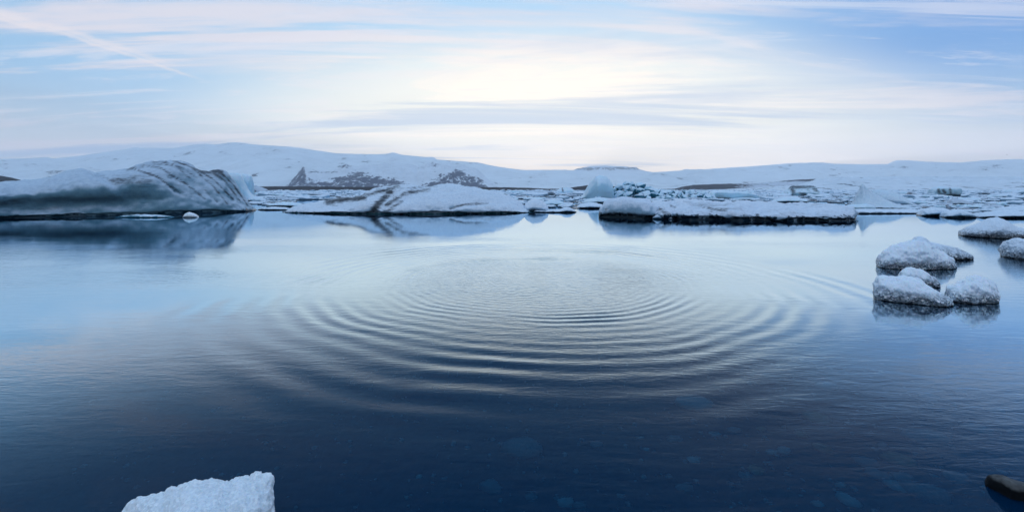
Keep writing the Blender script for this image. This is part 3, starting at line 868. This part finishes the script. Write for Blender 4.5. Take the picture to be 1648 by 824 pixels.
berg('ice_ledge', [(1340, 341), (1348, 337.5), (1400, 337), (1470, 337.5), (1490, 339), (1500, 342)], [(1340, 344.5), (1500, 344)], 3.0, M_pack, 'thin snowy ledge of ice in front of the pointed iceberg', 'ice ledge', nst=90, m=30, secs=[(0, SEC_S)], amp=0.03, nsc=1.5, amp2=0.015, seed=11, pw=6, rec=.2)

# domed iceberg and the ridge of blue blocks
SEC_D = [(0.12, -0.25), (0.10, 0.0), (0.05, 0.2), (0.0, 0.45), (0.05, 0.7), (0.22, 0.92), (0.45, 1.0), (0.75, 0.85), (1.0, 0.3), (1.0, -0.25)]
berg('iceberg', [(926, 321), (934, 317), (940, 312), (944, 303), (950, 293), (958, 285), (966, 282), (975, 284), (981, 290), (985, 296), (987, 306), (988, 317), (988.5, 321)], [(926, 321.5), (960, 323), (988.5, 322.5)], 5.0, M_blue,
     'smooth pale blue iceberg dome above the pack ice, left of the ridge of blue blocks', nst=80, m=50, secs=[(0, SEC_D)], amp=0.05, nsc=0.4, amp2=0.03, nsc2=2.0, seed=12)


def block_mesh(seed):
    rs = random.Random(seed)
    bm = bmesh.new()
    for _ in range(16):
        q = Vector((rs.uniform(-1, 1), rs.uniform(-1, 1), rs.uniform(-1, 1)))
        mx = max(abs(q.x), abs(q.y), abs(q.z))
        bm.verts.new(q / (mx ** 0.75 + 1e-6) * 0.9)
    r = bmesh.ops.convex_hull(bm, input=bm.verts)
    bmesh.ops.delete(bm, geom=[e for e in r['geom_interior'] if isinstance(e, bmesh.types.BMVert)], context='VERTS')
    bmesh.ops.bevel(bm, geom=list(bm.edges), offset=0.10, segments=2, affect='EDGES', profile=0.6)
    bmesh.ops.recalc_face_normals(bm, faces=bm.faces)
    me = bpy.data.meshes.new('ice_block')
    bm.to_mesh(me)
    bm.free()
    me.polygons.foreach_set('use_smooth', [True] * len(me.polygons))
    me.materials.append(M_blue)
    return me


blocks = [block_mesh(k) for k in range(10)]
rg = bpy.data.objects.new('ice_ridge', None)
COL.objects.link(rg)
YR = 64.0
rg.location = (*at(1060, 320, YR)[:2], 0)
tag(rg, 'jumbled ridge of broken pale blue ice blocks right of the rounded iceberg dome', 'ice ridge')
RTOP = [(972, 312), (985, 301), (1000, 296), (1006, 293.5), (1022, 294), (1034, 297), (1050, 301), (1070, 305), (1110, 306.5), (1135, 308), (1152, 315)]
core = berg('ridge_core', [(968, 320), (978, 308), (990, 301), (1002, 297), (1022, 297), (1040, 301), (1060, 306), (1080, 308.5), (1130, 310), (1150, 316), (1156, 321)], [(970, 321), (1156, 321)], 6.0, M_blue, None, nst=80, m=30, amp=0.25, nsc=0.7, amp2=0.1, seed=13)
adopt(core, rg)
rs = random.Random(5)
for k in range(64):
    px = rs.uniform(974, 1150)
    tp = lerp_list(RTOP, px)
    fr_ = rs.random()
    Y = YR + rs.uniform(-3.0, 3.0)
    py = tp + 2.5 + fr_ * (319 - tp)
    Y = YR - 2.6 + 3.2 * (1 - fr_) + rs.uniform(-.5, .5)
    b = link('ice_block', blocks[k % 10], None, rg)
    sc = rs.uniform(0.35, 0.85) * (1.0 if px < 1050 else 0.75)
    p = at(px, py, Y)
    b.location = p - rg.location
    b.rotation_euler = (rs.uniform(-.5, .5), rs.uniform(-.6, .6), rs.uniform(0, 6.28))
    b.scale = (sc * rs.uniform(.8, 1.4), sc, sc * rs.uniform(.7, 1.2))

# slabs and dirty blocks farther out
SEC_W = [(0.10, -0.25), (0.10, 0.05), (0.02, 0.2), (0.0, 0.6), (0.05, 0.92), (0.4, 1.0), (0.8, 0.95), (1.0, 0.4), (1.0, -0.25)]
berg('iceberg', [(1140, 319), (1144, 310), (1150, 307), (1175, 307.5), (1200, 309), (1216, 313), (1222, 320)], [(1140, 321.5), (1222, 321.5)], 5.0, M_blue, 'long pale slab of ice with a dark green waterline, right of the blue ice blocks', nst=70, m=40, secs=[(0, SEC_W)], amp=0.08, nsc=.6, amp2=.02, seed=14, pw=5)
berg('iceberg', [(1248, 316), (1258, 311), (1268, 304), (1272, 299.5), (1285, 298.5), (1300, 298.5), (1309, 300), (1316, 307), (1330, 312), (1340, 316)], [(1248, 316.5), (1340, 316.5)], 7.0, M_blue, 'distant ice mound with a flat top blackened by ash, in front of the glacier', nst=90, m=40,
     amp=0.35, nsc=.45, amp2=.12, nsc2=1.6, seed=15, ridged=.15, dirt=[([(1270, 301), (1310, 301)], 4.0, 1.2), ([(1274, 303), (1277, 309)], 4, 1.1), ([(1296, 303), (1302, 308)], 4, .8), ([(1308, 303), (1316, 308)], 3.5, 1.0), ([(1286, 311), (1296, 313)], 3, .9), ([(1262, 309), (1268, 312)], 2.5, .7), ([(1284, 304), (1290, 306)], 3, .6)])
berg('iceberg', [(1497, 314), (1500, 305), (1505, 302), (1518, 301), (1530, 302), (1540, 303), (1543, 308), (1544, 314)], [(1497, 315.5), (1544, 315.5)], 6.0, M_blue, 'distant boxy iceberg with black stains on its face, far right of the pack ice', nst=60, m=40, secs=[(0, SEC_W)],
     amp=.18, nsc=.5, amp2=.06, seed=16, pw=5, dirt=[([(1510, 306), (1512, 310)], 3, 1.2), ([(1518, 307), (1521, 310)], 2.5, 1.4), ([(1529, 304), (1530, 311)], 2.5, 1.1), ([(1505, 314), (1544, 314)], 1.2, 1)])
berg('iceberg', [(1456, 315), (1460, 310), (1466, 307), (1473, 310), (1479, 315)], [(1456, 315.8), (1479, 315.8)], 4.0, M_dirtblock, 'small black ash-covered ice block in the far pack right of the peak', nst=40, m=30, amp=.15, nsc=.6, seed=17, dirt=[([(1462, 312), (1466, 312)], 3, 1.2)])
berg('iceberg', [(1525, 329), (1529, 322), (1535, 319), (1545, 320.5), (1555, 324), (1567, 328), (1572, 330)], [(1525, 331), (1572, 331)], 2.2, M_dirtblock, 'rounded grey ash-stained ice lump amid pack floes at right', nst=50, m=34, amp=.06, nsc=1.0, seed=18)
berg('iceberg', [(402, 311), (404, 302.5), (408, 299), (412, 298), (416, 301), (424, 303.5), (430, 305.5), (431, 311)], [(402, 312), (431, 312)], 5.0, M_dirtblock, 'dark-faced little iceberg beside the dirty iceberg, in front of the black shore', nst=50, m=34, amp=.25, nsc=.4, seed=19, dirt=[([(403, 308), (408, 309)], 4, 1.2)])
berg('iceberg', [(894, 311), (898, 306), (904, 303), (912, 301.5), (920, 303.5), (927, 308), (930, 311)], [(894, 312), (930, 312)], 5.0, M_blue, 'small distant blue iceberg against the black shore, left of the rounded dome', nst=50, m=34, amp=.3, nsc=.5, seed=20, dirt=[([(905, 303), (906, 308)], 1.6, 1.2)])

# floes along the open water's far edge
def floe_edge(px0, px1, top, wl, dep, label, mat=M_pack, seed=0, bulge=None):
    c = 0.5 * (px0 + px1)
    t = bulge or [(px0, wl - 0.5), (px0 + 0.12 * (px1 - px0), top + 0.35 * (wl - top)), (c - 0.1 * (px1 - px0), top), (c + 0.2 * (px1 - px0), top + 0.12 * (wl - top)), (px1 - 0.08 * (px1 - px0), top + 0.45 * (wl - top)), (px1, wl - 0.5)]
    return berg('ice_floe', t, [(px0, wl), (px1, wl)], dep, mat, label, 'ice floe', nst=56, m=34, secs=[(0, SEC_U)], amp=0.04, nsc=1.4, amp2=0.02, nsc2=5, seed=seed, pw=3)


floe_edge(1478, 1535, 333, 348.5, 1.6, 'rounded snowy floe at the pack edge, left half of the pair facing open water', seed=30)
floe_edge(1514, 1569, 337, 351, 1.5, 'rounded snowy floe with dark blue underside, right half of the pair at the pack edge', seed=31)
floe_edge(1560, 1700, 339, 351.5, 2.5, 'long low snowy floe reaching the right edge of the picture, behind the grey-footed ice', seed=32)
floe_edge(1590, 1720, 331, 343, 2.5, 'long flat floe in the pack at the right edge, behind the lowest floe', seed=33)
floe_edge(857, 928, 334, 342.5, 1.6, 'narrow white floe with a small hump on its right end, beside the middle iceberg', seed=34, bulge=[(857, 341.5), (862, 338.5), (880, 338), (900, 337), (910, 333), (917, 333.5), (924, 337), (928, 341.5)])
floe_edge(868, 913, 322, 331.5, 2.2, 'blue-sided floe amid brash ice between middle iceberg and dome', M_blue, seed=35)
floe_edge(926, 980, 327, 336, 2.5, 'flat white floe in front of the rounded dome, edge of open water', seed=36)
floe_edge(935, 1000, 318, 328, 3.0, 'sloping snowy floe at the foot of the rounded dome', M_blue, seed=37)
floe_edge(415, 472, 333, 338.5, 2.0, 'thin white floe at water edge between the dirty iceberg and middle iceberg', seed=38)
floe_edge(430, 490, 325, 333, 3.0, 'blue-edged flat floe behind the thin white one, left of the middle iceberg', M_blue, seed=39)
floe_edge(398, 428, 316, 324.5, 2.0, 'dark teal ice fragment at the right foot of the turquoise iceberg', M_blue, seed=40)
floe_edge(295, 319, 341.5, 350.5, 0.6, 'small white ice lump floating against the foot of the dirty iceberg', M_chunk, seed=41)
floe_edge(186, 282, 345.5, 350.5, 0.8, 'thin sheet of pale blue ice floating along the dirty iceberg waterline', M_blue, seed=42)
floe_edge(840, 884, 320, 342, 3.0, 'ribbed snow-white ice tongue trailing from the middle iceberg on its right', M_mid, seed=43)
floe_edge(1240, 1300, 318, 326, 3.0, 'pale blue flat slab lying on the shelf side of pack ice', M_blue, seed=44)

# ------------------------------------------------------------------ pack ice: individual floes, then the far mass
def floe_mesh(seed, na=22):
    rs = random.Random(seed)
    off = Vector((seed * 3.17, seed * 1.3, 0))
    vs, fs = [], []
    prof = [(0.86, -0.35), (0.88, 0.12), (1.0, 0.40), (0.98, 0.70), (0.86, 0.92), (0.55, 1.0)]
    for r, z in prof:
        for a in range(na):
            t = a / na * 2 * math.pi
            rr_ = r * (1 + 0.30 * noise.noise(Vector((math.cos(t) * 1.3, math.sin(t) * 1.3, 0)) + off) + 0.10 * noise.noise(Vector((math.cos(t) * 4, math.sin(t) * 4, 0)) + off))
            zz = z if z < 0.2 else z * (1 + 0.75 * noise.noise(Vector((math.cos(t) * r * 1.2, math.sin(t) * r * 1.2, 5)) + off))
            vs.append((rr_ * math.cos(t), rr_ * math.sin(t), zz))
    vs.append((0, 0, 1.0 + 0.8 * noise.noise(Vector((0, 0, 5)) + off)))
    for k in range(len(prof) - 1):
        for a in range(na):
            b = (a + 1) % na
            fs.append((k * na + a, k * na + b, (k + 1) * na + b, (k + 1) * na + a))
    k = len(prof) - 1
    for a in range(na):
        fs.append((k * na + a, k * na + (a + 1) % na, len(vs) - 1))
    return mesh('ice_floe', vs, fs)


fv = [floe_mesh(s + 1) for s in range(14)]
fvb = [m_.copy() for m_ in fv[:6]]
fvd = [m_.copy() for m_ in fv[6:10]]
for m_ in fv:
    m_.materials.append(M_pack)
for m_ in fvb:
    m_.materials.append(M_blue)
for m_ in fvd:
    m_.materials.append(M_dirtblock)

# front limit of the pack (photo column, water-line row of the nearest floe)
FRONT = [(-100, 318), (380, 318), (410, 330), (470, 330), (480, 322), (820, 322), (840, 334), (930, 336), (965, 330), (1040, 326), (1060, 325), (1330, 325), (1365, 331), (1480, 341), (1560, 346), (1650, 347), (1900, 347)]
ZONES = [(404, 520, 26, 'floes between the left and middle icebergs', [(1e9, 'between the dirty and the middle icebergs')]),
         (815, 975, 42, 'floes between the middle iceberg and the rounded dome', [(868, 'off the right tip of the middle iceberg'), (928, 'between middle iceberg and dome'), (1e9, 'before the rounded dome')]),
         (975, 1365, 84, 'floes packed behind the long shelf', [(1065, 'between shelf and tall blue blocks'), (1150, 'between shelf and low blue blocks'), (1230, 'below the long pale slab'), (1340, 'below the ash-topped mound'), (1e9, 'left of the pointed iceberg')]),
         (1440, 1665, 124, 'floes right of the pointed iceberg', [(1494, 'just right of the pointed iceberg'), (1550, 'below the boxy iceberg'), (1602, 'right of the boxy iceberg'), (1e9, 'by the right edge')])]
rs = random.Random(11)
cells = {}
for z0, z1, cnt, grp, places in ZONES:
    for k in range(cnt):
        px = z0 + (z1 - z0) * (k + rs.random()) / cnt
        pf = lerp_list(FRONT, px)
        row = rs.random() ** 0.8
        py = 311.0 + (pf - 311.0) * row
        Y = water_y(py) * rs.uniform(0.97, 1.03)
        kind = rs.random()
        pool, look = (fv, 'snow-white') if kind < 0.70 else ((fvb, 'bare blue') if kind < 0.90 else (fvd, 'ash-greyed'))
        o = link('ice_floe', rs.choice(pool))
        wpx = rs.uniform(11, 38)
        a = wpx / F * Y * 0.5
        o.scale = (a, a * rs.uniform(0.5, 1.0), min(0.9, rs.uniform(2.0, 5.5) / F * Y) * rs.uniform(0.8, 1.2))
        o.rotation_euler = (rs.uniform(-.02, .02), rs.uniform(-.03, .03), rs.uniform(-0.5, 0.5) + (math.pi if rs.random() < .5 else 0))
        o.location = ((px - 824) / F * Y, Y, 0)
        place = next(pl for lim, pl in places if px < lim)
        size = 'small' if wpx < 20 else ('mid-sized' if wpx < 29 else 'broad')
        rw = 'far' if row < 0.33 else ('mid-pack' if row < 0.68 else 'front-row')
        cells.setdefault((size, look, rw, place, grp), []).append((px, o))
for (size, look, rw, place, grp), lst in cells.items():
    lst.sort(key=lambda q: q[0])
    n_ = len(lst)
    for k, (px, o) in enumerate(lst):
        pre = ''
        if n_ == 2:
            pre = ('left', 'right')[k] + ' one of two: '
        elif n_ >= 3:
            words = ('leftmost', 'second from left', 'third from left', 'fourth from left', 'fifth from left', 'sixth from left')
            pre = 'rightmost of several: ' if k == n_ - 1 else (words[min(k, 5)] + ': ')
        tag(o, pre + size + ' ' + look + ' ' + rw + ' floe ' + place, 'ice floe', grp)

# brash and far floes as one mass
lv = np.array([q.co[:] for q in floe_mesh(3, 9).vertices])
src = [floe_mesh(50 + s, 9) for s in range(6)]
sv = [np.array([q.co[:] for q in m_.vertices]) for m_ in src]
sf_ = [[tuple(p.vertices) for p in m_.polygons] for m_ in src]
V, FF, base_i = [], [], 0
for k in range(9500):
    px = rs.uniform(-150, 1850)
    pf = lerp_list(FRONT, px) - 0.5
    if rs.random() < 0.55:
        py = 307.6 + (312.5 - 307.6) * rs.random()
    else:
        py = 309 + (pf - 309) * rs.random()
    Y = water_y(py)
    if Y > 300:
        continue
    big = k % 3 == 0
    a = (rs.uniform(12, 26) if big else rs.uniform(3, 12)) / F * Y * 0.5
    sc = np.array([a * rs.uniform(0.8, 2.0), a * rs.uniform(.6, 1.4), min(1.3, (rs.uniform(0.6, 1.3) if big else rs.uniform(0.8, 2.6)) / F * Y)])
    c, s = math.cos(t0 := rs.uniform(0, 6.28)), math.sin(t0)
    i = k % 6
    q = sv[i] * sc
    q = np.stack([q[:, 0] * c - q[:, 1] * s * 0.6 + (px - 824) / F * Y, (q[:, 0] * s + q[:, 1] * c) + Y, q[:, 2]], -1)
    V.append(q)
    FF += [tuple(base_i + j for j in fc) for fc in sf_[i]]
    base_i += len(q)
bm_ = mesh('brash_ice', np.concatenate(V).tolist(), FF)
tag(link('brash_ice', bm_, M_pack), 'broken brash ice covering the far lagoon up to the dark shore', 'brash ice', kind='stuff')

# ------------------------------------------------------------------ near ice on the right
SEC_N = [(0.14, -0.12), (0.12, 0.0), (0.03, 0.22), (0.0, 0.42), (0.06, 0.66), (0.22, 0.90), (0.45, 1.0), (0.75, 0.86), (0.98, 0.45), (0.92, 0.0), (0.9, -0.12)]


def near_ice(top, wl, dep, label, mat=M_near, seed=0, nst=130, m=70, **kw):
    return berg('ice_chunk', top, wl, dep, mat, label, 'ice chunk', nst=nst, m=m, secs=[(0, SEC_N)], amp=kw.pop('amp', 0.030), nsc=kw.pop('nsc', 4.5), amp2=0.018, nsc2=14, seed=seed, pw=kw.pop('pw', 2.8), rec=kw.pop('rec', 0.35), split=(kw.pop('foot', 0.12), 'snow_cap', 'crystalline_foot'), **kw)


near_ice([(1413, 432), (1414, 420), (1416, 414), (1424, 404), (1440, 395), (1456, 389), (1470, 386), (1484, 388), (1500, 396), (1518, 406), (1532, 415), (1535, 419), (1537, 428), (1538, 434)],
         [(1413, 434), (1470, 437), (1538, 434.5)], 0.75, 'large snow-capped ice chunk with glittering grey foot, nearest the ripples', seed=50)
near_ice([(1462, 412), (1468, 388), (1473, 383), (1480, 381), (1492, 387), (1510, 393), (1530, 397), (1548, 403), (1556, 405.5), (1562, 411), (1563.5, 419)],
         [(1462, 419), (1563.5, 419.5)], 0.7, 'shadowed blue ice chunk half hidden behind the large snow-capped one', M_near2, seed=51)
near_ice([(1407, 470), (1409, 456), (1414, 447), (1424, 443.5), (1440, 444), (1462, 447), (1476, 450), (1488, 458), (1505, 468), (1522, 476), (1531, 482), (1533, 489), (1533.6, 495)],
         [(1407, 486), (1420, 487), (1460, 491), (1500, 496), (1533.6, 496)], 0.50, 'long foremost ice chunk with crystalline grey base, front left of the group', seed=52)
near_ice([(1449, 452), (1450, 438), (1456, 433.5), (1466, 432), (1480, 433.5), (1495, 440), (1506, 449), (1511, 457), (1512, 462)], [(1449, 465), (1512, 464)], 0.36, 'small white ice chunk tucked just behind the foremost one', seed=53, nst=90, m=50)
near_ice([(1525, 484), (1526, 468), (1530, 463), (1543, 457), (1550, 450), (1561, 445), (1575, 445.5), (1588, 451), (1598, 456), (1603, 464), (1605, 478), (1605.6, 489)],
         [(1525, 489), (1560, 491.5), (1605.6, 490.5)], 0.42, 'squarish ice chunk with blue-white cap, front right of the group', seed=54)
near_ice([(1546, 376), (1547, 372), (1556, 367), (1568, 362), (1580, 357), (1592, 352), (1606, 350.5), (1618, 355), (1630, 363), (1645, 368), (1665, 372), (1680, 380)], [(1546, 382), (1600, 385.5), (1680, 385)], 1.4, 'broad humped ice chunk with brown-grey foot by the right edge, farthest of the group', M_near2, seed=55, amp=.04, nsc=2.5)
near_ice([(1612, 400), (1614, 394), (1620, 388), (1632, 385), (1648, 384), (1665, 387), (1676, 395), (1680, 408)], [(1612, 416), (1650, 421), (1680, 419)], 0.7, 'ice chunk cut off by the right edge, in front of the broad humped one', M_near2, seed=56)
# the white piece at the bottom left
berg('ice_chunk', [(110, 915), (150, 880), (182, 845), (203, 822), (212, 814), (222, 806), (240, 802), (250, 797), (262, 795), (278, 786), (290, 782), (306, 775), (312, 775.5), (325, 774), (340, 774.5), (352, 771), (362, 777), (372, 774), (380, 770), (402, 769), (408, 766), (414, 764), (420, 765.5), (428, 763.5), (433, 765), (437, 769), (438.5, 778), (440.5, 786), (441, 800)],
     [(110, 925), (300, 925), (441, 885)], 0.40, M_chunk, 'bright white snowy ice piece poking in at the bottom left', 'ice chunk', nst=240, m=130, secs=[(0, [(0.14, -0.12), (0.12, 0.0), (0.03, 0.22), (0.0, 0.42), (0.06, 0.66), (0.25, 0.88), (0.55, 1.0), (0.68, 0.8), (0.78, 0.4), (0.82, 0.0), (0.8, -0.12)])], amp=0.012, nsc=8, amp2=0.010, nsc2=38, seed=60, pw=2.6, rec=0.45, crest=.55, fan=1.0)
# dark stone breaking the surface, bottom right
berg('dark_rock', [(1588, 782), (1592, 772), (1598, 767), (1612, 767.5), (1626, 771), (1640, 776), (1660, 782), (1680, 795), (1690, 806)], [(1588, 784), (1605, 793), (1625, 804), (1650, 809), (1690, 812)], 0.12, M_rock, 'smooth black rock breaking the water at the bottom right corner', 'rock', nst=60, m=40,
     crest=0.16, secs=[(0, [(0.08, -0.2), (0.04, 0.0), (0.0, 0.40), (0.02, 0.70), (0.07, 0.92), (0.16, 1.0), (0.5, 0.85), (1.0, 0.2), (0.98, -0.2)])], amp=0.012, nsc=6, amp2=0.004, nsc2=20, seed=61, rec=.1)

# ------------------------------------------------------------------ a gull far off in the right-hand sky
bm = bmesh.new()
for sgn in (-1, 1):
    vs_ = [(0, .12, 0), (0, -.10, 0), (sgn * .30, .10, .10), (sgn * .30, -.04, .10), (sgn * .72, -.06, .04), (sgn * .70, -.10, .04)]
    up = [bm.verts.new((a, b, c + .012)) for a, b, c in vs_]
    dn = [bm.verts.new((a, b, c - .012)) for a, b, c in vs_]
    for q in ((0, 1, 3, 2), (2, 3, 5, 4)):
        bm.faces.new([up[i] for i in q])
        bm.faces.new([dn[i] for i in q][::-1])
    for a, b in ((1, 3), (3, 5), (5, 4), (4, 2), (2, 0)):
        bm.faces.new((up[a], dn[a], dn[b], up[b]))
bmesh.ops.recalc_face_normals(bm, faces=bm.faces)
mw = bpy.data.meshes.new('wings')
bm.to_mesh(mw)
bm.free()
bm = bmesh.new()
bmesh.ops.create_uvsphere(bm, u_segments=10, v_segments=8, radius=1.0)
for q in bm.verts:
    y = q.co.y
    q.co = Vector((q.co.x * .075 * (1 - .35 * max(0, -y)), y * .30, q.co.z * .075 + (0.02 if y > .6 else 0)))
mb = bpy.data.meshes.new('body')
bm.to_mesh(mb)
bm.free()
gull = bpy.data.objects.new('gull', None)
COL.objects.link(gull)
gull.location = at(1620.5, 249.5, 260.0)
gull.rotation_euler = (0, 0.15, 0.6)
tag(gull, 'tiny dark bird gliding low in the sky at far right', 'bird')
link('wings', mw, M_bird, gull)
link('body', mb, M_bird, gull)

# ------------------------------------------------------------------ the air
bm = bmesh.new()
bmesh.ops.create_cube(bm, size=1.0)
for q in bm.verts:
    q.co = Vector((q.co.x * 28000, -400 if q.co.y < 0 else 8300, -9.0 if q.co.z < 0 else 760.0))
mh = bpy.data.meshes.new('haze')
bm.to_mesh(mh)
bm.free()
M_haze, nt, out = new_mat('haze_air')
vol = nt.n('ShaderNodeVolumePrincipled', ins={'Color': (0.92, 0.94, 1.0, 1), 'Density': 0.00011, 'Anisotropy': 0.25})
nt.t.links.new(vol.outputs[0], out.inputs['Volume'])
tag(link('haze', mh, M_haze), kind='stuff')
